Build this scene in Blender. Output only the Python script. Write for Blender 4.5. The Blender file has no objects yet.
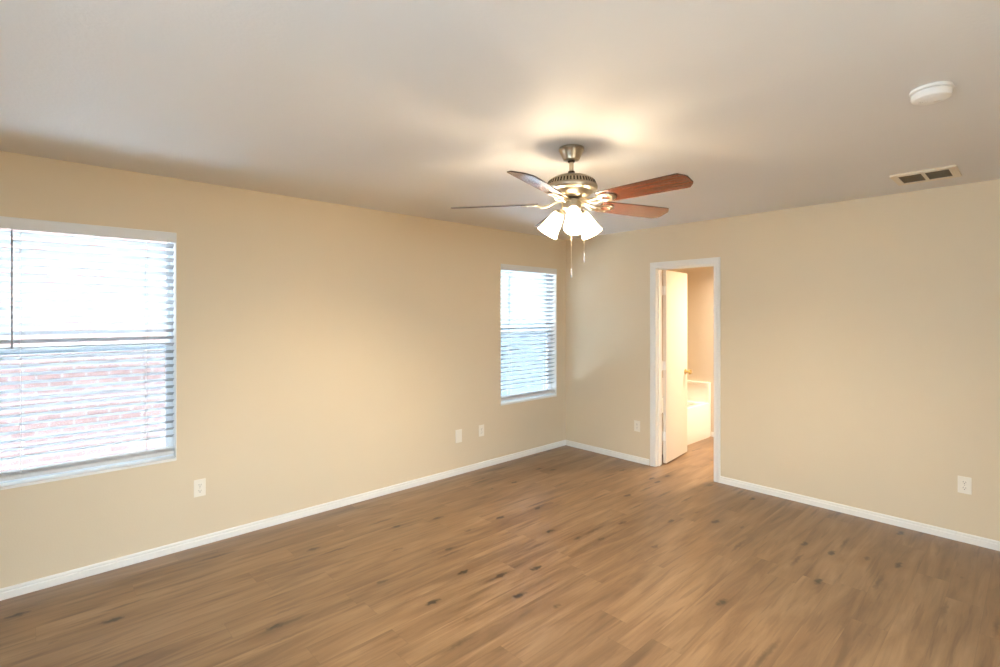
import bpy, bmesh, math, random
from mathutils import Vector, Matrix
random.seed(7)
C = bpy.context.scene
COL = C.collection
PI = math.pi
def R(d): return math.radians(d)

# ------------------------------------------------------------------ camera
cam_d = bpy.data.cameras.new('camera'); cam = bpy.data.objects.new('camera', cam_d); COL.objects.link(cam)
cam_d.sensor_width = 36; cam_d.lens = 502.2 * 36 / 1000
cam_d.shift_y = -18.7 / 1000
cam_d.clip_start = 0.02
cam.location = (3.8466, -4.6503, 1.5485)
cam.rotation_euler = (R(90), 0, R(47.046))
C.camera = cam

# ------------------------------------------------------------------ world, exposure
C.view_settings.view_transform = 'Standard'
C.view_settings.look = 'None'
C.view_settings.gamma = 1.0
C.view_settings.use_curve_mapping = False
C.view_settings.exposure = 0.32
w = bpy.data.worlds.new('sky'); C.world = w; w.use_nodes = True
w.node_tree.nodes['Background'].inputs[0].default_value = (0.64, 0.83, 1.0, 1)
w.node_tree.nodes['Background'].inputs[1].default_value = 12.0
C.cycles.max_bounces = 14; C.cycles.diffuse_bounces = 8; C.cycles.glossy_bounces = 4
C.cycles.transparent_max_bounces = 12
C.cycles.use_denoising = True
C.cycles.caustics_reflective = False; C.cycles.caustics_refractive = False
C.cycles.sample_clamp_indirect = 20.0

def portal(name, loc, sy, sz):
    d = bpy.data.lights.new(name, 'AREA'); d.shape = 'RECTANGLE'; d.size = sz; d.size_y = sy
    d.cycles.is_portal = True
    o = bpy.data.objects.new(name, d); COL.objects.link(o)
    o.location = loc; o.rotation_euler = (0, R(-90), 0)
    return o
portal('daylight_portal', (-0.16, -4.41, 1.35), 0.95, 1.55)
portal('daylight_portal', (-0.16, -0.61, 1.35), 0.95, 1.55)
po = portal('daylight_portal', (5.01, -3.45, 1.02), 1.7, 2.04); po.rotation_euler = (0, R(90), 0)
po = portal('daylight_portal', (3.4, -6.06, 1.2), 1.9, 1.75); po.rotation_euler = (R(-90), 0, 0); po.data.size = 1.9; po.data.size_y = 1.75

# sun, high and along the side of the house, on the ground outside
sd_ = bpy.data.lights.new('sun', 'SUN'); sd_.energy = 70; sd_.angle = R(0.6); sd_.color = (0.82, 0.93, 1.0)
so = bpy.data.objects.new('sun', sd_); COL.objects.link(so); so.rotation_euler = (R(-38), 0, 0); so.location = (-2, 6, 8)

# light fitting of the bathroom, on its ceiling
bl = bpy.data.lights.new('bathroom_light', 'AREA'); bl.shape = 'DISK'; bl.size = 0.35
bl.energy = 52; bl.color = (1.0, 0.86, 0.68); bl.spread = R(140)
blo = bpy.data.objects.new('bathroom_light', bl); COL.objects.link(blo); blo.location = (1.95, 1.32, 2.42)

# ------------------------------------------------------------------ mesh helpers
def link(name, bm, m=None, parent=None, smooth=None, bevel=None):
    me = bpy.data.meshes.new(name)
    bmesh.ops.recalc_face_normals(bm, faces=bm.faces[:])
    if smooth is not None:
        for f in bm.faces: f.smooth = True
        for e in bm.edges:
            if len(e.link_faces) == 2 and e.calc_face_angle(0) > R(smooth): e.smooth = False
    bm.to_mesh(me); bm.free()
    o = bpy.data.objects.new(name, me); COL.objects.link(o)
    if m: me.materials.append(m)
    if parent: o.parent = parent
    if bevel:
        md = o.modifiers.new('bevel', 'BEVEL'); md.width = bevel; md.segments = 2; md.limit_method = 'ANGLE'; md.angle_limit = R(40)
    return o
def BM(): return bmesh.new()
def box(bm, a, b, M=None):
    c = [(a[i] + b[i]) / 2 for i in range(3)]; s = [abs(b[i] - a[i]) for i in range(3)]
    m = Matrix.Translation(c) @ Matrix.Diagonal((*s, 1))
    if M is not None: m = M @ m
    return bmesh.ops.create_cube(bm, size=1, matrix=m)['verts']
def lathe(bm, prof, n=40, M=None, caps=True):
    """prof: list of (r, z) from one end to the other, spun about z"""
    rings = []
    for r, z in prof:
        ring = []
        for k in range(n):
            t = 2 * PI * k / n
            v = Vector((r * math.cos(t), r * math.sin(t), z))
            ring.append(bm.verts.new(M @ v if M is not None else v))
        rings.append(ring)
    for i in range(len(rings) - 1):
        for k in range(n):
            bm.faces.new((rings[i][k], rings[i][(k + 1) % n], rings[i + 1][(k + 1) % n], rings[i + 1][k]))
    if caps:
        if prof[0][0] > 1e-4: bm.faces.new(rings[0])
        if prof[-1][0] > 1e-4: bm.faces.new(rings[-1])
    bmesh.ops.remove_doubles(bm, verts=bm.verts[:], dist=1e-6)
def tube(bm, pts, r, n=10):
    pts = [Vector(p) for p in pts]; rings = []
    up = None
    for i, p in enumerate(pts):
        t = (pts[min(i + 1, len(pts) - 1)] - pts[max(i - 1, 0)]).normalized()
        if up is None: up = t.orthogonal().normalized()
        u = (up - t * up.dot(t)).normalized(); up = u; v = t.cross(u)
        rr = r[i] if isinstance(r, (list, tuple)) else r
        rings.append([bm.verts.new(p + u * rr * math.cos(2 * PI * k / n) + v * rr * math.sin(2 * PI * k / n)) for k in range(n)])
    for i in range(len(rings) - 1):
        for k in range(n):
            bm.faces.new((rings[i][k], rings[i][(k + 1) % n], rings[i + 1][(k + 1) % n], rings[i + 1][k]))
    bm.faces.new(rings[0]); bm.faces.new(rings[-1])
def prism(bm, poly, z0, z1, M=None):
    """closed 2-D outline extruded between z0 and z1"""
    f = lambda p, z: bm.verts.new(M @ Vector((p[0], p[1], z)) if M is not None else Vector((p[0], p[1], z)))
    a = [f(p, z0) for p in poly]; b = [f(p, z1) for p in poly]; n = len(poly)
    for k in range(n): bm.faces.new((a[k], a[(k + 1) % n], b[(k + 1) % n], b[k]))
    bm.faces.new(a[::-1]); bm.faces.new(b)
def sweep_line(bm, prof, p0, p1, out):
    """profile (d, z): d out from the wall along `out`, swept p0 -> p1 on the floor"""
    p0, p1, out = Vector(p0), Vector(p1), Vector(out)
    a = [bm.verts.new(p0 + out * d + Vector((0, 0, z))) for d, z in prof]
    b = [bm.verts.new(p1 + out * d + Vector((0, 0, z))) for d, z in prof]
    n = len(prof)
    for k in range(n): bm.faces.new((a[k], a[(k + 1) % n], b[(k + 1) % n], b[k]))
    bm.faces.new(a); bm.faces.new(b[::-1])
def empty(name, loc=(0, 0, 0), rot=(0, 0, 0)):
    o = bpy.data.objects.new(name, None); COL.objects.link(o); o.location = loc; o.rotation_euler = rot
    o.empty_display_size = 0.05
    return o
def tag(o, label=None, cat=None, group=None, kind=None):
    for k, v in (('label', label), ('category', cat), ('group', group), ('kind', kind)):
        if v: o[k] = v
    return o
def copy_tree(o, parent=None):
    c = o.copy(); COL.objects.link(c)
    if parent: c.parent = parent
    for ch in list(o.children): copy_tree(ch, c)
    return c

# ------------------------------------------------------------------ materials
def srgb(r, g, b):
    f = lambda c: (c / 255 / 12.92) if c / 255 <= 0.04045 else ((c / 255 + 0.055) / 1.055) ** 2.4
    return (f(r), f(g), f(b), 1)
class NT:
    def __init__(s, name):
        s.m = bpy.data.materials.new(name); s.m.use_nodes = True; s.t = s.m.node_tree
        s.b = s.t.nodes['Principled BSDF']; s.out = s.t.nodes['Material Output']
    def n(s, typ, **kw):
        x = s.t.nodes.new(typ)
        for k, v in kw.items(): setattr(x, k, v)
        return x
    def l(s, a, b): s.t.links.new(a, b)
    def inp(s, sock, v):
        if isinstance(v, bpy.types.NodeSocket): s.l(v, sock)
        else: sock.default_value = v
    def math(s, op, a, b=0.0, c=0.0):
        x = s.n('ShaderNodeMath', operation=op)
        s.inp(x.inputs[0], a); s.inp(x.inputs[1], b); s.inp(x.inputs[2], c)
        return x.outputs[0]
    def mix(s, f, a, b, blend='MIX'):
        x = s.n('ShaderNodeMix', data_type='RGBA', blend_type=blend)
        s.inp(x.inputs[0], f); s.inp(x.inputs[6], a); s.inp(x.inputs[7], b)
        return x.outputs[2]
    def noise(s, vec, scale, detail=3, rough=0.5, out=0, dist=0.0):
        x = s.n('ShaderNodeTexNoise'); s.inp(x.inputs['Vector'], vec)
        x.inputs['Scale'].default_value = scale; x.inputs['Detail'].default_value = detail
        x.inputs['Roughness'].default_value = rough; x.inputs['Distortion'].default_value = dist
        return x.outputs[out]
    def ramp(s, f, stops):
        x = s.n('ShaderNodeValToRGB'); e = x.color_ramp.elements
        while len(e) < len(stops): e.new(0.5)
        for k, (p, c) in enumerate(stops):
            e[k].position = p; e[k].color = c if len(c) == 4 else (*c, 1)
        s.inp(x.inputs[0], f); return x.outputs[0]
    def comb(s, x, y, z):
        c = s.n('ShaderNodeCombineXYZ'); s.inp(c.inputs[0], x); s.inp(c.inputs[1], y); s.inp(c.inputs[2], z); return c.outputs[0]
    def pos(s):
        g = s.n('ShaderNodeNewGeometry'); return g.outputs['Position']
    def obj(s): return s.n('ShaderNodeTexCoord').outputs['Object']
    def bump(s, h, strength, dist):
        x = s.n('ShaderNodeBump'); x.inputs['Strength'].default_value = strength; x.inputs['Distance'].default_value = dist
        s.l(h, x.inputs['Height']); s.l(x.outputs[0], s.b.inputs['Normal'])

def plain(name, col, rough=0.5, metal=0.0, spec=0.5, var=0.04, scale=6.0, bump=None):
    t = NT(name)
    f = t.noise(t.obj(), scale, 3)
    c2 = tuple(min(1, c * (1 + var)) for c in col[:3]) + (1,); c1 = tuple(c * (1 - var) for c in col[:3]) + (1,)
    t.l(t.mix(f, c1, c2), t.b.inputs['Base Color'])
    t.b.inputs['Roughness'].default_value = rough; t.b.inputs['Metallic'].default_value = metal
    t.b.inputs['Specular IOR Level'].default_value = spec
    if bump: t.bump(t.noise(t.obj(), bump[0], 3), bump[1], bump[2])
    return t.m
def painted(name, col, scale=120, strength=0.25):
    t = NT(name); p = t.pos()
    f = t.noise(p, 1.3, 4)
    t.l(t.mix(f, tuple(c * .975 for c in col[:3]) + (1,), tuple(min(1, c * 1.025) for c in col[:3]) + (1,)), t.b.inputs['Base Color'])
    t.b.inputs['Roughness'].default_value = 0.62; t.b.inputs['Specular IOR Level'].default_value = 0.3
    t.bump(t.noise(p, scale, 4, 0.55), strength, 0.002)
    return t.m

M = {}
M['wall'] = painted('greige_wall_paint', srgb(222, 205, 176), 110, 0.22)
M['ceiling'] = painted('white_ceiling_paint', srgb(224, 221, 217), 70, 0.4)
M['bath_wall'] = painted('bathroom_wall_paint', srgb(212, 199, 179), 110, 0.2)
M['trim'] = plain('white_trim_paint', srgb(236, 233, 226), 0.35, var=0.01)
M['door'] = plain('white_door_paint', srgb(226, 217, 202), 0.4, var=0.01)
M['blind'] = plain('white_slat_vinyl', srgb(240, 240, 238), 0.4, var=0.01)
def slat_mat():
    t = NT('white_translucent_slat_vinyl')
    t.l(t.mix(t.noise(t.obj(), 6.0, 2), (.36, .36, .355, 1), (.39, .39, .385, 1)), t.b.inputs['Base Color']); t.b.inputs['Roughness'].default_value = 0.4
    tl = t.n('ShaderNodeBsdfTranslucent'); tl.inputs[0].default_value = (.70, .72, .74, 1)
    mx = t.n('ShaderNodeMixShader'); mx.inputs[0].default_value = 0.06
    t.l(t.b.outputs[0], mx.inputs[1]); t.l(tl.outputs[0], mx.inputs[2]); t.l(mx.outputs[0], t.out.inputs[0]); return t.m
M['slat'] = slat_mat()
M['valance'] = plain('white_valance_vinyl', srgb(224, 223, 220), 0.45, var=0.012)
M['vinyl'] = plain('white_window_vinyl', srgb(240, 242, 245), 0.4, var=0.01)
M['cord'] = plain('white_cord', srgb(235, 234, 230), 0.7, var=0.02, scale=200)
M['plate'] = plain('ivory_white_plate', srgb(240, 232, 216), 0.4, var=0.012)
M['slot'] = plain('dark_slot', srgb(70, 60, 50), 0.6)
M['nickel'] = plain('brushed_nickel', srgb(196, 184, 162), 0.28, 1.0, var=0.05, scale=40)
M['dark_metal'] = plain('dark_bronze_metal', srgb(70, 62, 52), 0.4, 0.9, var=0.1)
M['brass'] = plain('satin_brass', srgb(205, 178, 120), 0.28, 1.0, var=0.04)
M['porcelain'] = plain('white_tub_acrylic', srgb(242, 238, 230), 0.18, var=0.01)
M['plastic'] = plain('white_detector_plastic', srgb(236, 232, 226), 0.45, var=0.01)
M['vent'] = plain('cream_vent_enamel', srgb(226, 214, 190), 0.45, var=0.02)
M['duct'] = plain('grey_duct_metal', srgb(150, 136, 112), 0.6, 0.3, var=0.08)
M['wand'] = plain('grey_clear_wand', srgb(150, 152, 158), 0.2, var=0.02)
M['trunk'] = plain('tree_bark', srgb(96, 84, 70), 0.9, var=0.25, scale=20)
M['leaf'] = plain('tree_leaves', srgb(78, 104, 58), 0.6, var=0.3, scale=3)
M['ground'] = plain('pale_gravel_ground', srgb(194, 202, 210), 0.9, var=0.2, scale=4)
M['bounce_ground'] = plain('tan_bounce_surface', srgb(92, 76, 58), 0.9, var=0.1, scale=2)  # tan tone chosen to warm the light bounced indoors
M['siding'] = plain('slate_siding_paint', srgb(106, 110, 114), 0.8, var=0.05)
M['edge'] = plain('blade_edge_band', srgb(62, 44, 34), 0.45, var=0.1)

def floor_mat():
    t = NT('oak_laminate'); p = t.pos()
    sx = t.n('ShaderNodeSeparateXYZ'); t.l(p, sx.inputs[0]); X, Y = sx.outputs[0], sx.outputs[1]
    W, L = 0.152, 1.22
    u = t.math('DIVIDE', X, W); row = t.math('FLOOR', u)
    wn = t.n('ShaderNodeTexWhiteNoise', noise_dimensions='1D'); t.l(row, wn.inputs['W'])
    v = t.math('ADD', t.math('DIVIDE', Y, L), t.math('MULTIPLY', wn.outputs[0], 7.31))
    pl = t.math('FLOOR', v)
    wn2 = t.n('ShaderNodeTexWhiteNoise', noise_dimensions='2D'); t.l(t.comb(row, pl, 0), wn2.inputs['Vector'])
    rnd = wn2.outputs[0]
    off = t.math('MULTIPLY', rnd, 37.0)
    # grain: stretched along the plank (Y), shifted per plank
    g1 = t.noise(t.comb(t.math('MULTIPLY', X, 38.0), t.math('ADD', t.math('MULTIPLY', Y, 1.7), off), off), 1.0, 5, 0.62, dist=0.6)
    g2 = t.noise(t.comb(t.math('MULTIPLY', X, 11.0), t.math('ADD', t.math('MULTIPLY', Y, 1.3), off), off), 1.0, 4, 0.55, dist=0.8)
    g3 = t.noise(t.comb(t.math('MULTIPLY', X, 120.0), t.math('ADD', t.math('MULTIPLY', Y, 5.0), off), off), 1.0, 3, 0.5)
    base = t.ramp(g2, [(0.28, srgb(109, 82, 57)), (0.5, srgb(137, 107, 76)), (0.74, srgb(159, 129, 97))])
    fine = t.ramp(g1, [(0.26, (0.62, 0.58, 0.54)), (0.50, (1, 1, 1)), (0.8, (1.14, 1.13, 1.11))])
    c = t.mix(0.55, base, fine, 'MULTIPLY')
    c = t.mix(0.35, c, t.ramp(g3, [(0.3, (0.84, 0.82, 0.80)), (0.6, (1.03, 1.03, 1.03))]), 'MULTIPLY')
    # plank to plank tone
    c = t.mix(1.0, c, t.ramp(rnd, [(0.0, (0.94, 0.935, 0.93)), (1.0, (1.05, 1.05, 1.05))]), 'MULTIPLY')
    # dark cracks along the grain
    s1 = t.noise(t.comb(t.math('MULTIPLY', X, 36.0), t.math('ADD', t.math('MULTIPLY', Y, 2.4), off), t.math('ADD', off, 5.0)), 1.0, 2, 0.5, dist=0.3)
    s1 = t.ramp(s1, [(0.585, (0, 0, 0)), (0.68, (1, 1, 1))])
    c = t.mix(t.math('MULTIPLY', s1, 0.34), c, srgb(78, 54, 36))
    # knots: sparse voronoi cells, small dark ellipses with a smear along the grain
    vo = t.n('ShaderNodeTexVoronoi', feature='F1'); vo.inputs['Scale'].default_value = 1.0
    wob = t.noise(p, 25.0, 2, 0.5)
    wob = t.math('MULTIPLY', t.math('SUBTRACT', wob, 0.5), 0.25)
    t.l(t.comb(t.math('ADD', t.math('MULTIPLY', X, 6.6), wob), t.math('ADD', t.math('MULTIPLY', Y, 2.7), wob), 0.37), vo.inputs['Vector'])
    sc = t.n('ShaderNodeSeparateColor'); t.l(vo.outputs['Color'], sc.inputs[0])
    kd = t.math('MULTIPLY', vo.outputs['Distance'], t.math('ADD', 0.75, t.math('MULTIPLY', sc.outputs[2], 1.3)))
    kn = t.ramp(kd, [(0.08, (1, 1, 1)), (0.18, (0, 0, 0))])
    on = t.math('GREATER_THAN', sc.outputs[0], 0.22)
    halo = t.ramp(vo.outputs['Distance'], [(0.0, (1, 1, 1)), (0.45, (0, 0, 0))])
    c = t.mix(t.math('MULTIPLY', t.math('MULTIPLY', halo, on), 0.35), c, srgb(96, 66, 42))
    c = t.mix(t.math('MULTIPLY', t.math('MULTIPLY', kn, on), 0.9), c, srgb(38, 24, 14))
    # long dark streaks running with the grain
    v2 = t.n('ShaderNodeTexVoronoi', feature='F1'); v2.inputs['Scale'].default_value = 1.0
    t.l(t.comb(t.math('ADD', t.math('MULTIPLY', X, 17.0), t.math('MULTIPLY', wob, 1.6)), t.math('MULTIPLY', Y, 1.9), 4.2), v2.inputs['Vector'])
    s2 = t.n('ShaderNodeSeparateColor'); t.l(v2.outputs['Color'], s2.inputs[0])
    st = t.math('MULTIPLY', t.ramp(v2.outputs['Distance'], [(0.07, (1, 1, 1)), (0.30, (0, 0, 0))]), t.math('GREATER_THAN', s2.outputs[1], 0.74))
    c = t.mix(t.math('MULTIPLY', st, 0.72), c, srgb(66, 45, 29))
    # seams
    fu = t.math('FRACT', u); fv = t.math('FRACT', v)
    e1 = t.math('LESS_THAN', t.math('MINIMUM', fu, t.math('SUBTRACT', 1.0, fu)), 0.008)
    e2 = t.math('LESS_THAN', t.math('MINIMUM', fv, t.math('SUBTRACT', 1.0, fv)), 0.0011)
    seam = t.math('MAXIMUM', e1, e2)
    c = t.mix(t.math('MULTIPLY', seam, 0.2), c, srgb(74, 54, 40))
    t.l(c, t.b.inputs['Base Color'])
    rg = t.math('ADD', 0.25, t.math('MULTIPLY', g1, 0.16)); t.l(rg, t.b.inputs['Roughness'])
    t.b.inputs['Specular IOR Level'].default_value = 0.8
    t.bump(g1, 0.06, 0.002)
    return t.m
M['floor'] = floor_mat()

def blade_mat():
    t = NT('cherry_blade_veneer'); o = t.obj()
    sx = t.n('ShaderNodeSeparateXYZ'); t.l(o, sx.inputs[0])
    g = t.noise(t.comb(t.math('MULTIPLY', sx.outputs[0], 3.0), t.math('MULTIPLY', sx.outputs[1], 70.0), 0), 1.0, 4, 0.6)
    t.l(t.ramp(g, [(0.3, srgb(100, 52, 34)), (0.7, srgb(138, 76, 50))]), t.b.inputs['Base Color'])
    t.b.inputs['Roughness'].default_value = 0.25
    t.b.inputs['Specular IOR Level'].default_value = 0.6
    t.b.inputs['Coat Weight'].default_value = 1.0; t.b.inputs['Coat Roughness'].default_value = 0.14; t.b.inputs['Coat IOR'].default_value = 1.6
    return t.m
M['blade'] = blade_mat()

def glow(name, col, strength, base=(0.9, 0.88, 0.84, 1)):
    t = NT(name); t.b.inputs['Base Color'].default_value = base; t.b.inputs['Roughness'].default_value = 0.3
    f = t.noise(t.obj(), 8.0, 2)
    t.l(t.mix(f, tuple(c * .96 for c in col[:3]) + (1,), col), t.b.inputs['Emission Color'])
    t.b.inputs['Emission Strength'].default_value = strength
    return t.m
def shade_mat():
    t = NT('lit_frosted_glass'); t.b.inputs['Base Color'].default_value = (.9, .88, .84, 1); t.b.inputs['Roughness'].default_value = .35
    t.l(t.mix(t.noise(t.obj(), 8.0, 2), (.96, .80, .57, 1), (1.0, .83, .60, 1)), t.b.inputs['Emission Color']); t.b.inputs['Emission Strength'].default_value = 12.0
    tr = t.n('ShaderNodeBsdfTransparent'); mx = t.n('ShaderNodeMixShader'); mx.inputs[0].default_value = .22
    t.l(t.b.outputs[0], mx.inputs[1]); t.l(tr.outputs[0], mx.inputs[2]); t.l(mx.outputs[0], t.out.inputs[0]); return t.m
M['shade'] = shade_mat()
M['bulb'] = glow('lit_bulb', (1.0, 0.80, 0.54, 1), 5000.0)

def glass_mat():
    t = NT('window_glass'); t.t.nodes.remove(t.b)
    tr = t.n('ShaderNodeBsdfTransparent'); gl = t.n('ShaderNodeBsdfGlossy'); gl.inputs['Roughness'].default_value = 0.02
    tr.inputs[0].default_value = (0.88, 0.90, 0.91, 1)
    fr = t.n('ShaderNodeFresnel'); fr.inputs[0].default_value = 1.3
    mx = t.n('ShaderNodeMixShader'); gm = t.n('ShaderNodeNewGeometry')
    t.l(t.math('MULTIPLY', fr.outputs[0], t.math('SUBTRACT', 1.0, gm.outputs['Backfacing'])), mx.inputs[0]); t.l(tr.outputs[0], mx.inputs[1]); t.l(gl.outputs[0], mx.inputs[2])
    t.l(mx.outputs[0], t.out.inputs[0]); return t.m
M['glass'] = glass_mat()
def screen_mat():
    t = NT('insect_mesh'); t.t.nodes.remove(t.b)
    tr = t.n('ShaderNodeBsdfTransparent'); df = t.n('ShaderNodeBsdfDiffuse'); df.inputs[0].default_value = srgb(120, 128, 138)
    ch = t.n('ShaderNodeTexChecker'); ch.inputs['Scale'].default_value = 900; t.l(t.obj(), ch.inputs[0])
    mx = t.n('ShaderNodeMixShader'); t.inp(mx.inputs[0], t.math('ADD', 0.24, t.math('MULTIPLY', ch.outputs[1], 0.06)))
    t.l(tr.outputs[0], mx.inputs[1]); t.l(df.outputs[0], mx.inputs[2]); t.l(mx.outputs[0], t.out.inputs[0]); return t.m
M['screen'] = screen_mat()
def brick_mat():
    t = NT('red_brick'); p = t.pos()
    sx = t.n('ShaderNodeSeparateXYZ'); t.l(p, sx.inputs[0])
    b = t.n('ShaderNodeTexBrick'); t.l(t.comb(sx.outputs[1], sx.outputs[2], 0), b.inputs['Vector'])
    b.inputs['Color1'].default_value = srgb(134, 99, 90); b.inputs['Color2'].default_value = srgb(147, 114, 104)
    b.inputs['Mortar'].default_value = srgb(156, 148, 143)
    b.inputs['Scale'].default_value = 1.0; b.inputs['Brick Width'].default_value = 0.21; b.inputs['Row Height'].default_value = 0.075
    b.inputs['Mortar Size'].default_value = 0.009
    t.l(b.outputs[0], t.b.inputs['Base Color']); t.b.inputs['Roughness'].default_value = 0.9
    return t.m
M['brick'] = brick_mat()

# ------------------------------------------------------------------ room shell
H = 2.44
XR, YB = 4.85, -5.9          # right wall, back wall (behind the camera)
WT = 0.15                    # outer wall thickness
FT = 0.115                   # partition thickness
GY0, GY1 = -4.25, -2.65        # added opening in the right wall, lets in fill daylight
BX0, BX1, BY1 = 0.24, 2.7, 1.67   # bathroom
WZ0, WZ1 = 0.595, 2.085
WIN = [(-4.86, -3.96), (-1.06, -0.165)]
DX0, DX1, DZ = 1.175, 1.788, 2.03      # rough door opening

bm = BM(); box(bm, (-WT, YB - .15, -0.12), (XR + .15, BY1 + .12, 0)); tag(link('floor', bm, M['floor']), kind='structure')
bm = BM(); box(bm, (-WT, YB - .15, H), (XR + .15, BY1 + .12, H + .15)); tag(link('ceiling', bm, M['ceiling']), kind='structure')

def wall_cells(bm, axis, lo, hi, a0, a1, z0, z1, holes):
    """wall slab between lo..hi on `axis`, running a0..a1, with rectangular holes (h0,h1,hz0,hz1)"""
    cuts = sorted({a0, a1, *[h for q in holes for h in q[:2]]}); zc = sorted({z0, z1, *[h for q in holes for h in q[2:]]})
    for i in range(len(cuts) - 1):
        for j in range(len(zc) - 1):
            ca, cz = (cuts[i] + cuts[i + 1]) / 2, (zc[j] + zc[j + 1]) / 2
            if any(q[0] < ca < q[1] and q[2] < cz < q[3] for q in holes): continue
            if axis == 0: box(bm, (lo, cuts[i], zc[j]), (hi, cuts[i + 1], zc[j + 1]))
            else: box(bm, (cuts[i], lo, zc[j]), (cuts[i + 1], hi, zc[j + 1]))
    bmesh.ops.remove_doubles(bm, verts=bm.verts[:], dist=1e-5)
    seen = {}
    for f in bm.faces: seen.setdefault(tuple(sorted(v.index for v in f.verts)), []).append(f)
    bm.verts.index_update(); seen = {}
    for f in bm.faces: seen.setdefault(tuple(sorted(v.index for v in f.verts)), []).append(f)
    bmesh.ops.delete(bm, geom=[f for fs in seen.values() if len(fs) > 1 for f in fs], context='FACES')
def wall(name, axis, lo, hi, a0, a1, holes=(), m='wall'):
    bm = BM(); wall_cells(bm, axis, lo, hi, a0, a1, 0, H, list(holes))
    return tag(link(name, bm, M[m]), kind='structure')
wall('wall_left', 0, -WT, 0, YB, 0, [(a, b, WZ0, WZ1) for a, b in WIN])
wall('wall_far', 1, 0, FT, -WT, XR, [(DX0 - .0, DX1 + .0, 0, DZ)])
wall('wall_right', 0, XR, XR + .15, YB, FT, [(GY0, GY1, 0, 2.03)])
wall('wall_back', 1, YB - .15, YB, -WT, XR + .15, [(2.5, 4.3, .35, 2.05)])
wall('wall_bathroom_left', 0, BX0 - .1, BX0, FT, BY1 + .1, m='bath_wall')
wall('wall_bathroom_right', 0, BX1, BX1 + .1, FT, BY1 + .1, m='bath_wall')
wall('wall_bathroom_back', 1, BY1, BY1 + .1, BX0, BX1, m='bath_wall')

BASE = [(0, 0), (.013, 0), (.013, .036), (.0115, .0395), (.0085, .0415), (.0095, .045), (.0095, .052), (.007, .058), (.003, .061), (0, .061)]
def baseboard(name, p0, p1, out):
    bm = BM(); sweep_line(bm, BASE, p0, p1, out); tag(link(name, bm, M['trim']), kind='structure')
baseboard('baseboard_left', (0, YB, 0), (0, 0, 0), (1, 0, 0))
baseboard('baseboard_far_left', (.0, 0, 0), (1.111, 0, 0), (0, -1, 0))
baseboard('baseboard_far_right', (1.829, 0, 0), (XR, 0, 0), (0, -1, 0))
baseboard('baseboard_right_near', (XR, YB, 0), (XR, GY0, 0), (-1, 0, 0))
baseboard('baseboard_right_far', (XR, GY1, 0), (XR, 0, 0), (-1, 0, 0))
baseboard('baseboard_back', (.013, YB, 0), (XR - .013, YB, 0), (0, 1, 0))
baseboard('baseboard_bathroom', (1.005, BY1, 0), (BX1, BY1, 0), (0, -1, 0))

# door casing and jamb
trim = empty('trim_1', (1.48, 0, 0)); tag(trim, kind='structure')
def place_child(o, par):
    o.parent = par; o.matrix_parent_inverse = par.matrix_basis.inverted()
    return o
def casing(side):
    # profile across the casing width (0 = inner edge), thickness out of the wall
    prof = [(0, 0), (0, .009), (.006, .012), (.012, .012), (.016, .010), (.040, .015), (.052, .016), (.058, .013), (.058, 0)]
    i0, i1, zt = DX0 + .006, DX1 - .006, DZ - .006
    y0, s = (0, -1) if side == 'front' else (FT, 1)
    path = [(i0, 0, -1, 0), (i0, zt, -1, 1), (i1, zt, 1, 1), (i1, 0, 1, 0)]
    bm = BM(); rings = []
    for x, z, ox, oz in path:
        rings.append([bm.verts.new((x + ox * d, y0 + s * t, z + oz * d)) for d, t in prof])
    for i in range(3):
        for k in range(len(prof)):
            bm.faces.new((rings[i][k], rings[i][(k + 1) % len(prof)], rings[i + 1][(k + 1) % len(prof)], rings[i + 1][k]))
    bm.faces.new(rings[0]); bm.faces.new(rings[-1])
    return place_child(link('door_casing', bm, M['trim']), trim)
casing('front'); casing('rear')
bm = BM(); J = .012
box(bm, (DX0, 0, 0), (DX0 + J, FT, DZ)); box(bm, (DX1 - J, 0, 0), (DX1, FT, DZ)); box(bm, (DX0, 0, DZ - J), (DX1, FT, DZ))
place_child(link('door_jamb', bm, M['trim'], bevel=.001), trim)
bm = BM(); S = .010
box(bm, (DX0 + J, .035, 0), (DX0 + J + S, .068, DZ - J)); box(bm, (DX1 - J - S, .035, 0), (DX1 - J, .068, DZ - J)); box(bm, (DX0 + J, .035, DZ - J - S), (DX1 - J, .068, DZ - J))
place_child(link('door_stop', bm, M['trim'], bevel=.002), trim)

# ------------------------------------------------------------------ door, open into the bathroom
DA = R(96.5)
pin = Vector((1.176, .135, 0))
door = empty('door_1', pin, (0, 0, DA)); tag(door, kind='structure')
LX0, LX1, LY0, LY1 = .006, .600, -.043, -.008
bm = BM(); box(bm, (LX0, LY0, .012), (LX1, LY1, 2.012))
leaf = link('door_leaf', bm, M['door'], door, bevel=.002)
def knob(side):
    bm = BM(); y = LY0 if side < 0 else LY1
    Mx = Matrix.Translation((LX1 - .062, y, .915)) @ Matrix.Rotation(R(90) if side < 0 else R(-90), 4, 'X')
    lathe(bm, [(.0, 0), (.031, 0), (.031, .004), (.027, .009), (.012, .012), (.0105, .030), (.016, .036), (.026, .044), (.0285, .054), (.026, .063), (.016, .068), (0, .069)], 28, Mx)
    return link('knob', bm, M['brass'], leaf, smooth=40)
knob(-1); knob(1)
for z in (.29, 1.02, 1.80):
    bm = BM()
    lathe(bm, [(0, z - .052), (.004, z - .050), (.0062, z - .046), (.0062, z + .046), (.004, z + .050), (0, z + .052)], 14)
    box(bm, (.002, -.040, z - .045), (LX0 + .001, -.002, z + .045))
    box(bm, (.0, -.018, z - .045), (.0022, -.002, z + .045))
    # leaf fixed to the jamb, turned back by the opening angle
    box(bm, (.0035, -.060, z - .045), (.0125, -.004, z + .045), Matrix.Rotation(-DA, 4, 'Z'))
    hg = link('hinge', bm, M['trim'], door, smooth=40)

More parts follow.
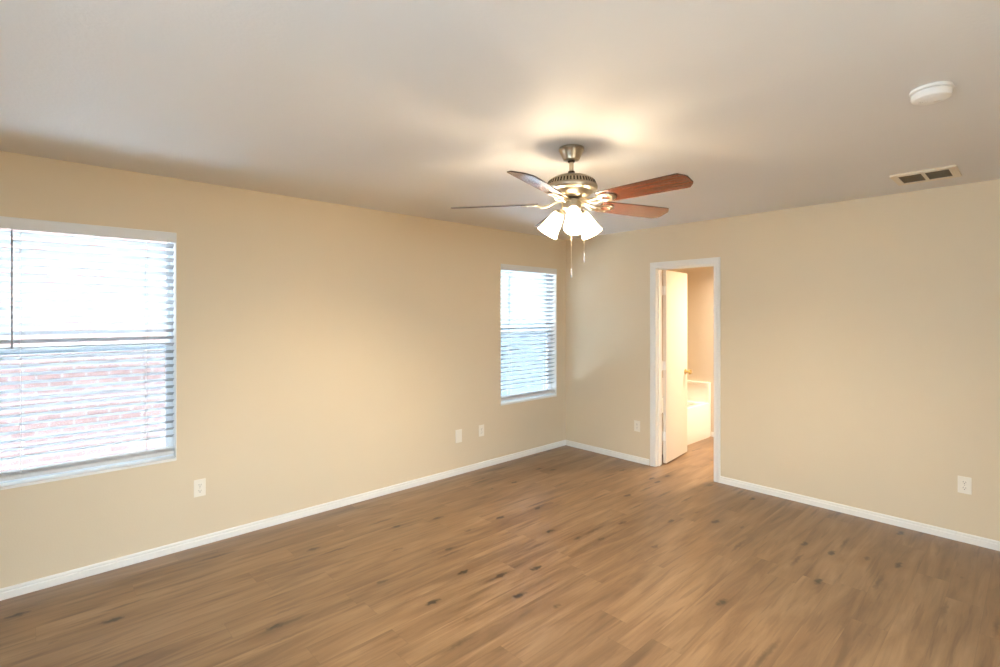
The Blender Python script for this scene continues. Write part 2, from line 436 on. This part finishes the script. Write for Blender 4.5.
# ------------------------------------------------------------------ windows
def window(i, y0, y1):
    root = empty('window_%d' % i, (-.115, (y0 + y1) / 2, WZ0)); tag(root, kind='structure')
    K = lambda o: place_child(o, root)
    xo, xi = -.150, -.082
    bm = BM(); F = .016
    box(bm, (xo, y0, WZ0), (xi, y0 + F, WZ1)); box(bm, (xo, y1 - F, WZ0), (xi, y1, WZ1))
    box(bm, (xo, y0 + F, WZ1 - F), (xi, y1 - F, WZ1)); box(bm, (xo, y0 + F, WZ0), (xi, y1 - F, WZ0 + F))
    K(link('window_frame', bm, M['vinyl'], bevel=.003))
    zm = 1.345
    def sash(xa, xb, z0, z1, st):
        bm = BM(); a, b = y0 + F, y1 - F
        box(bm, (xa, a, z0), (xb, a + st, z1)); box(bm, (xa, b - st, z0), (xb, b, z1))
        box(bm, (xa, a + st, z0), (xb, b - st, z0 + st)); box(bm, (xa, a + st, z1 - st), (xb, b - st, z1))
        s = K(link('sash', bm, M['vinyl'], bevel=.002))
        bm = BM(); xm = (xa + xb) / 2; box(bm, (xm - .003, a + st - .004, z0 + st - .004), (xm + .003, b - st + .004, z1 - st + .004))
        g = link('glass_pane', bm, M['glass']); g.parent = s; g.matrix_parent_inverse = s.matrix_basis.inverted() @ root.matrix_basis.inverted() if False else Matrix()
        return s, g
    def mk(xa, xb, z0, z1, st):
        s, g = sash(xa, xb, z0, z1, st)
        g.matrix_parent_inverse = (root.matrix_basis @ Matrix(s.matrix_parent_inverse) @ s.matrix_basis).inverted() @ root.matrix_basis @ Matrix(s.matrix_parent_inverse) if False else Matrix()
        return s
    mk(-.140, -.116, zm - .022, WZ1 - F, .018)
    mk(-.113, -.088, WZ0 + F, zm + .022, .028)
    bm = BM(); box(bm, (-.1475, y0 + F + .004, WZ0 + F), (-.1465, y1 - F - .004, zm - .01))
    K(link('insect_screen', bm, M['screen']))
    bm = BM()        # white painted lining of the recess
    box(bm, (-.082, y0, WZ0 + .018), (-.0005, y0 + .004, WZ1)); box(bm, (-.082, y1 - .004, WZ0 + .018), (-.0005, y1, WZ1)); box(bm, (-.082, y0 + .004, WZ1 - .0015), (-.0005, y1 - .004, WZ1))
    K(link('recess_lining', bm, M['trim']))
    # painted stool at the bottom of the recess, nosed just past the wall
    bm = BM(); box(bm, (-.082, y0, WZ0 - .0), (.004, y1, WZ0 + .018))
    K(link('window_sill', bm, M['trim'], bevel=.004))
for i, (a, b) in enumerate(WIN): window(i + 1, a, b)

# sliding glass door added in the right wall, out of view, for fill daylight
gd = empty('window_3', (XR + .075, (GY0 + GY1) / 2, 0)); tag(gd, kind='structure')
bm = BM(); F = .05; ym = (GY0 + GY1) / 2; xa, xb = XR + .03, XR + .12
for a, b in ((GY0, GY0 + F), (ym - F / 2, ym + F / 2), (GY1 - F, GY1)): box(bm, (xa, a, 0), (xb, b, 2.03))
for a, b in ((GY0 + F, ym - F / 2), (ym + F / 2, GY1 - F)):
    box(bm, (xa, a, 0), (xb, b, F)); box(bm, (xa, a, 2.03 - F), (xb, b, 2.03))
place_child(link('window_frame', bm, M['vinyl'], bevel=.003), gd)
for a, b in ((GY0 + F, ym - F / 2), (ym + F / 2, GY1 - F)):
    bm = BM(); box(bm, (XR + .072, a, F), (XR + .078, b, 2.03 - F)); place_child(link('glass_pane', bm, M['glass']), gd)

# window added in the unseen wall behind the camera, to light the far wall
gd = empty('window_4', (3.4, YB - .075, .35)); tag(gd, kind='structure')
bm = BM(); ya, yb = YB - .12, YB - .05
for a, b in ((2.5, 2.5 + F), (3.4 - F / 2, 3.4 + F / 2), (4.3 - F, 4.3)): box(bm, (a, ya, .35), (b, yb, 2.05))
for a, b in ((2.5 + F, 3.4 - F / 2), (3.4 + F / 2, 4.3 - F)):
    box(bm, (a, ya, .35), (b, yb, .35 + F)); box(bm, (a, ya, 2.05 - F), (b, yb, 2.05))
place_child(link('window_frame', bm, M['vinyl'], bevel=.003), gd)
for a, b in ((2.5 + F, 3.4 - F / 2), (3.4 + F / 2, 4.3 - F)):
    bm = BM(); box(bm, (a, YB - .088, .35 + F), (b, YB - .082, 2.05 - F)); place_child(link('glass_pane', bm, M['glass']), gd)
bm = BM(); box(bm, (2.46, YB - .05, .332), (4.34, YB + .02, .35)); place_child(link('window_sill', bm, M['trim'], bevel=.003), gd)

# ------------------------------------------------------------------ blinds
def make_blind(y0, y1, label):
    w = y1 - y0
    root = empty('window_blind', (-.040, (y0 + y1) / 2, WZ0 + .03))
    tag(root, label, 'blind', 'white slatted blinds in the two windows')
    def K(name, bm, m, **kw):
        for v in bm.verts: v.co -= root.location
        return link(name, bm, m, root, **kw)
    a, b = y0 + .006, y1 - .006
    # valance with returns
    bm = BM(); box(bm, (-.008, y0 + .001, WZ1 - .066), (.006, y1 - .001, WZ1 - .002))
    box(bm, (-.050, y0 + .001, WZ1 - .066), (-.008, y0 + .009, WZ1 - .002)); box(bm, (-.050, y1 - .009, WZ1 - .066), (-.008, y1 - .001, WZ1 - .002))
    K('valance', bm, M['valance'], bevel=.0025)
    bm = BM(); box(bm, (-.068, a + .006, WZ1 - .042), (-.016, b - .006, WZ1 - .002)); K('headrail', bm, M['blind'], bevel=.002)
    # slats: slightly crowned, room edge tipped up
    z = WZ1 - .066 - .020; pitch = .0461; tilt = R(24); zs = []
    bm = BM()
    while z > WZ0 + .125:
        zs.append(z); z -= pitch
    for z in zs:
        prof = []
        for k in range(5):
            d = -.0245 + .049 * k / 4; h = .0014 * (1 - (d / .0245) ** 2)
            prof.append((d, h + .0017))
        for k in range(4, -1, -1):
            d = -.0245 + .049 * k / 4; h = .0014 * (1 - (d / .0245) ** 2)
            prof.append((d, h - .0017))
        ct, s = math.cos(tilt), math.sin(tilt)
        q = [(-.040 + d * ct - h * s, z + d * s + h * ct) for d, h in prof]
        A = [bm.verts.new((x, a + .004, zz)) for x, zz in q]; B = [bm.verts.new((x, b - .004, zz)) for x, zz in q]
        n = len(q)
        for k in range(n): bm.faces.new((A[k], A[(k + 1) % n], B[(k + 1) % n], B[k]))
        bm.faces.new(A); bm.faces.new(B[::-1])
    K('slats', bm, M['slat'])
    # bottom rail
    zb = WZ0 + .018 + .036
    for q in range(3):         # spare slats lying stacked on the bottom rail
        bm = BM(); zq = zb + .0125 + q * .0085
        box(bm, (-.0645, a + .004, zq), (-.0155, b - .004, zq + .0026)); K('stacked_slat', bm, M['valance'])
    bm = BM(); prism(bm, [(-.062, zb - .008), (-.058, zb - .012), (-.022, zb - .012), (-.018, zb - .008), (-.018, zb + .006), (-.022, zb + .010), (-.058, zb + .010), (-.062, zb + .006)], a + .004, b - .004,
                     Matrix(((1, 0, 0, 0), (0, 0, 1, 0), (0, 1, 0, 0), (0, 0, 0, 1))))
    K('bottom_rail', bm, M['valance'], smooth=20)
    # ladder cords, front and back strings with a rung under each slat
    for yc in (y0 + .160, y1 - .160):
        bm = BM()
        for x in (-.0155, -.0645): tube(bm, [(x, yc, WZ1 - .05), (x, yc, zb - .008)], .0009, 6)
        for z in zs:
            dx = .0245 * math.cos(tilt); dz = .0245 * math.sin(tilt)
            tube(bm, [(-.040 - dx, yc, z - dz - .003), (-.040 + dx, yc, z + dz - .003)], .0006, 5)
        K('ladder_cord', bm, M['cord'])
    # tilt wand with its hook
    yw = y0 + .127
    bm = BM(); tube(bm, [(-.006, yw, WZ1 - .062), (-.003, yw, WZ1 - .080), (-.002, yw, 1.38)], [.0025, .0042, .0042], 8)
    lathe(bm, [(0, 1.362), (.0045, 1.366), (.0055, 1.375), (.0042, 1.385)], 10, Matrix.Translation((-.002, yw, 0)))
    K('wand', bm, M['wand'], smooth=40)
    # lift cord
    return root
make_blind(*WIN[0], 'white slatted window blind cut off by the left edge of the photo')
make_blind(*WIN[1], 'white slatted window blind beside the room corner, nearer the bathroom door')

# ------------------------------------------------------------------ outside
bm = BM(); box(bm, (-3.9, -14, -.6), (-3.6, .5, 3.6)); tag(link('wall_outside', bm, M['brick']), kind='structure')
bm = BM(); box(bm, (-4.6, .9, -.6), (-4.3, 12, 3.4)); tag(link('wall_neighbour', bm, M['siding']), kind='structure')
bm = BM(); prism(bm, [(-1.05, 2.44), (-WT, 2.44), (-WT, 2.60), (-1.05, 2.54)], -9, 4, Matrix(((1, 0, 0, 0), (0, 0, 1, 0), (0, 1, 0, 0), (0, 0, 0, 1)))); tag(link('added_sky_block', bm, M['siding']), kind='structure')  # unseen overhang added to keep sky light off the blinds
bm = BM(); box(bm, (-16, -16, -.75), (-WT - .01, 14, -.35)); tag(link('ground_outside', bm, M['ground']), kind='structure')

bm = BM(); box(bm, (XR + .16, -16, -.4), (16, 14, -.02)); tag(link('added_bounce_ground', bm, M['bounce_ground']), kind='structure')  # unseen ground added to bounce warm daylight through the side opening

# ------------------------------------------------------------------ wall plates
def plate_base(w, h):
    bm = BM(); box(bm, (-w / 2, -.0055, -h / 2), (w / 2, 0, h / 2)); return bm
def duplex(loc, rz, label):
    r = empty('wall_outlet', loc, (0, 0, rz)); tag(r, label, 'outlet', 'electrical outlets low on the walls')
    pl = link('cover_plate', plate_base(.070, .1145), M['plate'], r, bevel=.002)
    for s in (1, -1):
        bm = BM(); pts = []
        for k in range(28):
            t = 2 * PI * k / 28; pts.append((max(-.0172, min(.0172, .0172 * 1.15 * math.cos(t))), .0142 * math.sin(t)))
        prism(bm, [(x, y) for x, y in pts], .0052, .0075, Matrix.Translation((0, 0, s * .0195)) @ Matrix.Rotation(R(90), 4, 'X'))
        rc = link('receptacle', bm, M['plate'], r)
        bm = BM(); zz = s * .0195
        box(bm, (-.0075, -.0078, zz - .001), (-.0055, -.0070, zz + .008)); box(bm, (.0055, -.0078, zz - .001), (.0075, -.0070, zz + .0065))
        lathe(bm, [(0, 0), (.0026, 0), (.0026, .0008), (0, .0008)], 12, Matrix.Translation((0, -.0070, zz - .0075)) @ Matrix.Rotation(R(90), 4, 'X'))
        link('slot', bm, M['slot'], rc)
    bm = BM(); lathe(bm, [(0, 0), (.0032, 0), (.0026, .0012), (0, .0015)], 14, Matrix.Translation((0, -.0055, 0)) @ Matrix.Rotation(R(90), 4, 'X'))
    link('screw', bm, M['nickel'], r)
    return r
LW = R(90)       # faces +x
duplex((0, -3.827, .386), LW, 'white outlet plate low on the left wall below the right edge of the near window')
duplex((3.499, 0, .388), 0, 'white outlet plate low on the right hand wall far right of the doorway')
duplex((.968, 0, .380), 0, 'white outlet plate between the room corner and the bathroom door casing')
duplex((0, -1.328, .378), LW, 'narrower right hand plate of the pair left of the small window')
r = empty('cable_plate', (0, -1.621, .370), (0, 0, LW)); tag(r, 'taller blank left hand plate of the pair on the left wall', 'wall plate')
link('cover_plate', plate_base(.080, .126), M['plate'], r, bevel=.002)
bm = BM()
bm.free()
for s in (1, -1):
    bm = BM(); lathe(bm, [(0, 0), (.0032, 0), (.0026, .0012), (0, .0015)], 14, Matrix.Translation((0, -.0055, s * .042)) @ Matrix.Rotation(R(90), 4, 'X'))
    link('screw', bm, M['plate'], r)

# ------------------------------------------------------------------ ceiling: smoke detector, vent
sd = empty('smoke_detector', (3.556, -2.055, H)); tag(sd, 'round white smoke detector on the ceiling at upper right', 'smoke detector')
bm = BM(); lathe(bm, [(0, 0), (.066, 0), (.068, -.003), (.068, -.011), (.062, -.013), (0, -.013)], 48); link('mounting_base', bm, M['plastic'], sd, smooth=35)
bm = BM(); lathe(bm, [(0, -.013), (.055, -.013), (.055, -.016), (.063, -.018), (.063, -.034), (.060, -.040), (.050, -.045), (.030, -.047), (0, -.047)], 48); link('cover', bm, M['plastic'], sd, smooth=35)
bm = BM(); lathe(bm, [(0, -.046), (.011, -.046), (.011, -.0495), (.008, -.051), (0, -.051)], 24, Matrix.Translation((.018, .012, 0))); link('test_button', bm, M['plastic'], sd, smooth=35)
bm = BM()
for k in range(4): box(bm, (-.036 + k * .007, -.020, -.0485), (-.033 + k * .007, .012, -.044))
link('sounder_grille', bm, M['plastic'], sd)

cv = empty('ceiling_vent', (3.352, -.483, H)); tag(cv, 'cream metal air vent with two dark louvred openings on the ceiling', 'vent')
bm = BM(); ex, ey = .158, .158; sl = [(-.123, -.010), (.008, .121)]; sy = (-.111, .111); T = .012
xs = [-ex, sl[0][0], sl[0][1], sl[1][0], sl[1][1], ex]; ys = [-ey, sy[0], sy[1], ey]
for i in range(5):
    for j in range(3):
        if j == 1 and i in (1, 3): continue
        box(bm, (xs[i], ys[j], -T), (xs[i + 1], ys[j + 1], 0))
bmesh.ops.remove_doubles(bm, verts=bm.verts[:], dist=1e-5)
link('vent_frame', bm, M['vent'], cv)
for a, b in sl:
    bm = BM(); box(bm, (a, sy[0], -.002), (b, sy[1], -.0005)); link('duct_opening', bm, M['duct'], cv)
    bm = BM()
    for k in range(11):
        y = sy[0] + .010 + k * .0202
        box(bm, (a, -.0075, -.0006), (b, .0075, .0006), Matrix.Translation((0, y, -.0068)) @ Matrix.Rotation(R(38), 4, 'X'))
    link('louvres', bm, M['duct'], cv)

# ------------------------------------------------------------------ bathtub
tub = empty('bathtub', (.62, .9, 0)); tag(tub, 'white built in bathtub seen through the open bathroom door', 'bathtub')
def T_(name, bm, m, **kw):
    for v in bm.verts: v.co -= tub.location
    return link(name, bm, m, tub, **kw)
ty0, ty1, tx0, tx1, tz = FT + .03, BY1 - .045, BX0 + .005, 1.0, .435
bm = BM()
def rrect(cx, cy, hx, hy, r, z, n=6):
    out = []
    for sx, sy_, a0 in ((1, 1, 0), (-1, 1, 90), (-1, -1, 180), (1, -1, 270)):
        for k in range(n + 1):
            a = R(a0 + 90 * k / n); out.append(bm.verts.new((cx + sx * (hx - r) + r * math.cos(a), cy + sy_ * (hy - r) + r * math.sin(a), z)))
    return out
cx, cy = (tx0 + tx1) / 2, (ty0 + ty1) / 2; hx, hy = (tx1 - tx0) / 2, (ty1 - ty0) / 2
loops = [rrect(cx, cy, hx, hy, .004, 0), rrect(cx, cy, hx, hy, .004, tz - .012), rrect(cx, cy, hx - .004, hy - .004, .006, tz - .003), rrect(cx, cy, hx - .012, hy - .012, .01, tz),
         rrect(cx, cy, hx - .075, hy - .085, .13, tz), rrect(cx, cy, hx - .088, hy - .10, .13, tz - .012), rrect(cx, cy, hx - .12, hy - .16, .13, .16), rrect(cx, cy, hx - .17, hy - .23, .12, .11)]
for i in range(len(loops) - 1):
    n = len(loops[i])
    for k in range(n): bm.faces.new((loops[i][k], loops[i][(k + 1) % n], loops[i + 1][(k + 1) % n], loops[i + 1][k]))
bm.faces.new(loops[-1]); bm.faces.new(loops[0][::-1])
T_('tub_shell', bm, M['porcelain'], smooth=40)
bm = BM(); box(bm, (tx0, ty1, 0), (1.0, BY1 - .004, .69)); box(bm, (.975, ty1 - .012, tz), (1.0, ty1, .69)); box(bm, (tx0, ty1 - .012, .668), (.975, ty1, .69))
T_('end_panel', bm, M['porcelain'], bevel=.006)

# ------------------------------------------------------------------ ceiling fan
FX, FY = 2.139, -2.538
fan = empty('ceiling_fan', (FX, FY, H)); tag(fan, 'nickel ceiling fan with five cherry blades and three lit glass shades', 'ceiling fan')
def Z(z): return z - H
NK = M['nickel']
bm = BM(); lathe(bm, [(0, 0), (.066, 0), (.068, -.004), (.068, -.014), (.064, -.018), (.058, -.030), (.050, -.046), (.044, -.058), (.043, -.064), (.037, -.067), (.020, -.068), (0, -.068)], 48)
link('canopy', bm, NK, fan, smooth=30)
bm = BM(); lathe(bm, [(0, -.066), (.019, -.066), (.019, -.073), (.015, -.078), (0, -.078)], 24); link('hanger_ball', bm, M['dark_metal'], fan, smooth=40)
bm = BM(); lathe(bm, [(.0115, -.075), (.0115, Z(2.295))], 20); link('downrod', bm, NK, fan, smooth=40)
bm = BM(); lathe(bm, [(.0115, Z(2.318)), (.0175, Z(2.316)), (.0185, Z(2.312)), (.0185, Z(2.302)), (.016, Z(2.298))], 20); link('yoke_collar', bm, M['dark_metal'], fan, smooth=40)
mot = BM(); lathe(mot, [(0, Z(2.298)), (.030, Z(2.297)), (.060, Z(2.292)), (.090, Z(2.283)), (.110, Z(2.273)), (.119, Z(2.267)), (.123, Z(2.262)), (.134, Z(2.237)), (.138, Z(2.233)), (.139, Z(2.226)), (.138, Z(2.219)), (.132, Z(2.211)), (.120, Z(2.207)),
                     (.112, Z(2.205)), (.108, Z(2.198)), (.100, Z(2.188)), (.086, Z(2.178)), (.066, Z(2.171)), (.056, Z(2.169)), (0, Z(2.169))], 64)
motor = link('motor_housing', mot, NK, fan, smooth=30)
bm = BM()
for k in range(48):
    a = 2 * PI * k / 48
    box(bm, (-.0115, -.0038, -.0022), (.0115, .0038, .0014), Matrix.Rotation(a, 4, 'Z') @ Matrix.Translation((.1285, 0, Z(2.2495))) @ Matrix.Rotation(R(66.5), 4, 'Y'))
link('vent_slots', bm, M['dark_metal'], motor)
bm = BM(); lathe(bm, [(0, Z(2.176)), (.060, Z(2.176)), (.062, Z(2.172)), (.062, Z(2.166)), (.058, Z(2.163)), (0, Z(2.163))], 40); link('flywheel', bm, M['dark_metal'], fan, smooth=40)
bm = BM(); lathe(bm, [(0, Z(2.164)), (.046, Z(2.164)), (.052, Z(2.160)), (.053, Z(2.150)), (.053, Z(2.118)), (.049, Z(2.112)), (.036, Z(2.106)), (.030, Z(2.098)), (.030, Z(2.086)), (.022, Z(2.078)), (0, Z(2.074))], 40)
link('switch_housing', bm, NK, fan, smooth=30)

BLADE_Z, PITCH, ROT = 2.147, R(15), 1.0
def blade_outline():
    r0, r1 = .185, .660
    L = [(r0, -.048), (r0 + .012, -.055)]
    L += [(r0 + .15, -.061), (r0 + .30, -.0655), (r1 - .045, -.068)]
    L += [(r1 - .030, -.066), (r1 - .006, -.040), (r1, -.028)]
    up = [(x, -y) for x, y in reversed(L)]
    return L + up
def build_blade():
    bm = BM(); prism(bm, blade_outline(), -.003, .003); return bm
def iron_bm():
    bm = BM()
    # curved arm, dips below the blade then rises to the mounting plate
    pts = [(.050, 0, .010), (.075, 0, .008), (.100, 0, .000), (.125, 0, -.012), (.150, 0, -.016), (.172, 0, -.013), (.19, 0, -.009)]
    for s in (-1, 1):
        tube(bm, [(x, s * (.010 + .010 * min(1, max(0, (x - .1) / .06))), z) for x, _, z in pts], [.007, .007, .0068, .0066, .006, .0055, .005], 10)
    # oval ring plate under the blade root
    n = 28; ro = []; ri = []
    for zt in (-.0105, -.0045):
        ro.append([bm.verts.new((.222 + .052 * math.cos(2 * PI * k / n), .040 * math.sin(2 * PI * k / n), zt)) for k in range(n)])
        ri.append([bm.verts.new((.224 + .030 * math.cos(2 * PI * k / n), .019 * math.sin(2 * PI * k / n), zt)) for k in range(n)])
    for k in range(n):
        j = (k + 1) % n
        bm.faces.new((ro[0][k], ro[0][j], ri[0][j], ri[0][k])); bm.faces.new((ro[1][k], ri[1][k], ri[1][j], ro[1][j]))
        bm.faces.new((ro[0][k], ro[1][k], ro[1][j], ro[0][j])); bm.faces.new((ri[0][k], ri[0][j], ri[1][j], ri[1][k]))
    return bm
b0 = i0 = None
for k in range(5):
    a = R(ROT + 72 * k)
    rot = Matrix.Rotation(a, 4, 'Z') @ Matrix.Rotation(-PITCH, 4, 'X')
    if b0 is None:
        b = b0 = link('blade', build_blade(), M['blade'], fan, bevel=.001); b0.data.materials.append(M['edge'])
        for f in b0.data.polygons:
            if abs(f.normal.z) < .5: f.material_index = 1
        i = i0 = link('blade_iron', iron_bm(), NK, fan, smooth=40)
        for sx, sy_ in ((.185, .0), (.240, .0285), (.240, -.0285)):
            bm = BM(); lathe(bm, [(0, -.0105), (.005, -.0105), (.004, -.0128), (0, -.0132)], 12, Matrix.Translation((sx, sy_, 0)))
            link('screw', bm, NK, i0)
    else:
        b = b0.copy(); COL.objects.link(b); b.parent = fan
        i = copy_tree(i0, fan)
    for o in (b, i): o.matrix_local = Matrix.Translation((0, 0, Z(BLADE_Z))) @ rot

TILT = R(35)
def shade_bm():
    bm = BM()
    out = [(.026, .0), (.029, -.004), (.032, -.014), (.036, -.032), (.041, -.054), (.046, -.078), (.051, -.100), (.056, -.118), (.060, -.127)]
    inn = [(r - .0035, z) for r, z in reversed(out)]
    lathe(bm, out + inn, 40, caps=False)
    n = 40
    return bm
for az in (-43, 77, 197):
    a = R(az)
    arm_z = Z(2.098)
    bm = BM(); dirv = Vector((math.cos(a), math.sin(a), 0))
    fit = dirv * .070 + Vector((0, 0, Z(2.098)))
    ax = Matrix.Translation(fit) @ Matrix.Rotation(a, 4, 'Z') @ Matrix.Rotation(-TILT, 4, 'Y')
    tube(bm, [dirv * .030 + Vector((0, 0, Z(2.108))), dirv * .050 + Vector((0, 0, Z(2.116))), dirv * .060 + Vector((0, 0, Z(2.115))), fit + ax.to_3x3() @ Vector((0, 0, .012))], .0075, 12)
    lathe(bm, [(0, .016), (.012, .016), (.022, .010), (.0265, .002), (.0265, -.012), (.0235, -.012), (0, -.008)], 28, ax)
    arm = link('lamp_arm', bm, NK, fan, smooth=35)
    sh = link('lamp_shade', shade_bm(), M['shade'], fan, smooth=40); sh.matrix_local = ax
    bm = BM(); lathe(bm, [(0, -.010), (.010, -.012), (.011, -.026), (.016, -.038), (.0195, -.052), (.018, -.063), (.011, -.071), (0, -.074)], 24)
    link('bulb', bm, M['bulb'], sh, smooth=40)
lat = Vector((math.cos(R(47.046)), math.sin(R(47.046)), 0)); fwd = Vector((-math.sin(R(47.046)), math.cos(R(47.046)), 0))
for l_, f_, z0, zend, col in ((.006, .046, 2.105, 1.752, 'cord'), (.066, -.012, 2.130, 1.828, 'nickel')):
    base = lat * l_ + fwd * f_
    bm = BM(); tube(bm, [base + Vector((0, 0, Z(z0))), base + Vector((0, 0, Z(zend + .05)))], .0012, 6)
    if l_ > .05: tube(bm, [base * .75 + Vector((0, 0, Z(z0))), base + Vector((0, 0, Z(z0)))], .003, 8)
    ch = link('pull_chain', bm, NK, fan)
    bm = BM(); lathe(bm, [(0, .052), (.0018, .051), (.0028, .046), (.0046, .014), (.0048, .006), (.003, 0), (0, -.001)], 12, Matrix.Translation(base + Vector((0, 0, Z(zend)))))
    link('chain_fob', bm, M['wand'], ch, smooth=40)
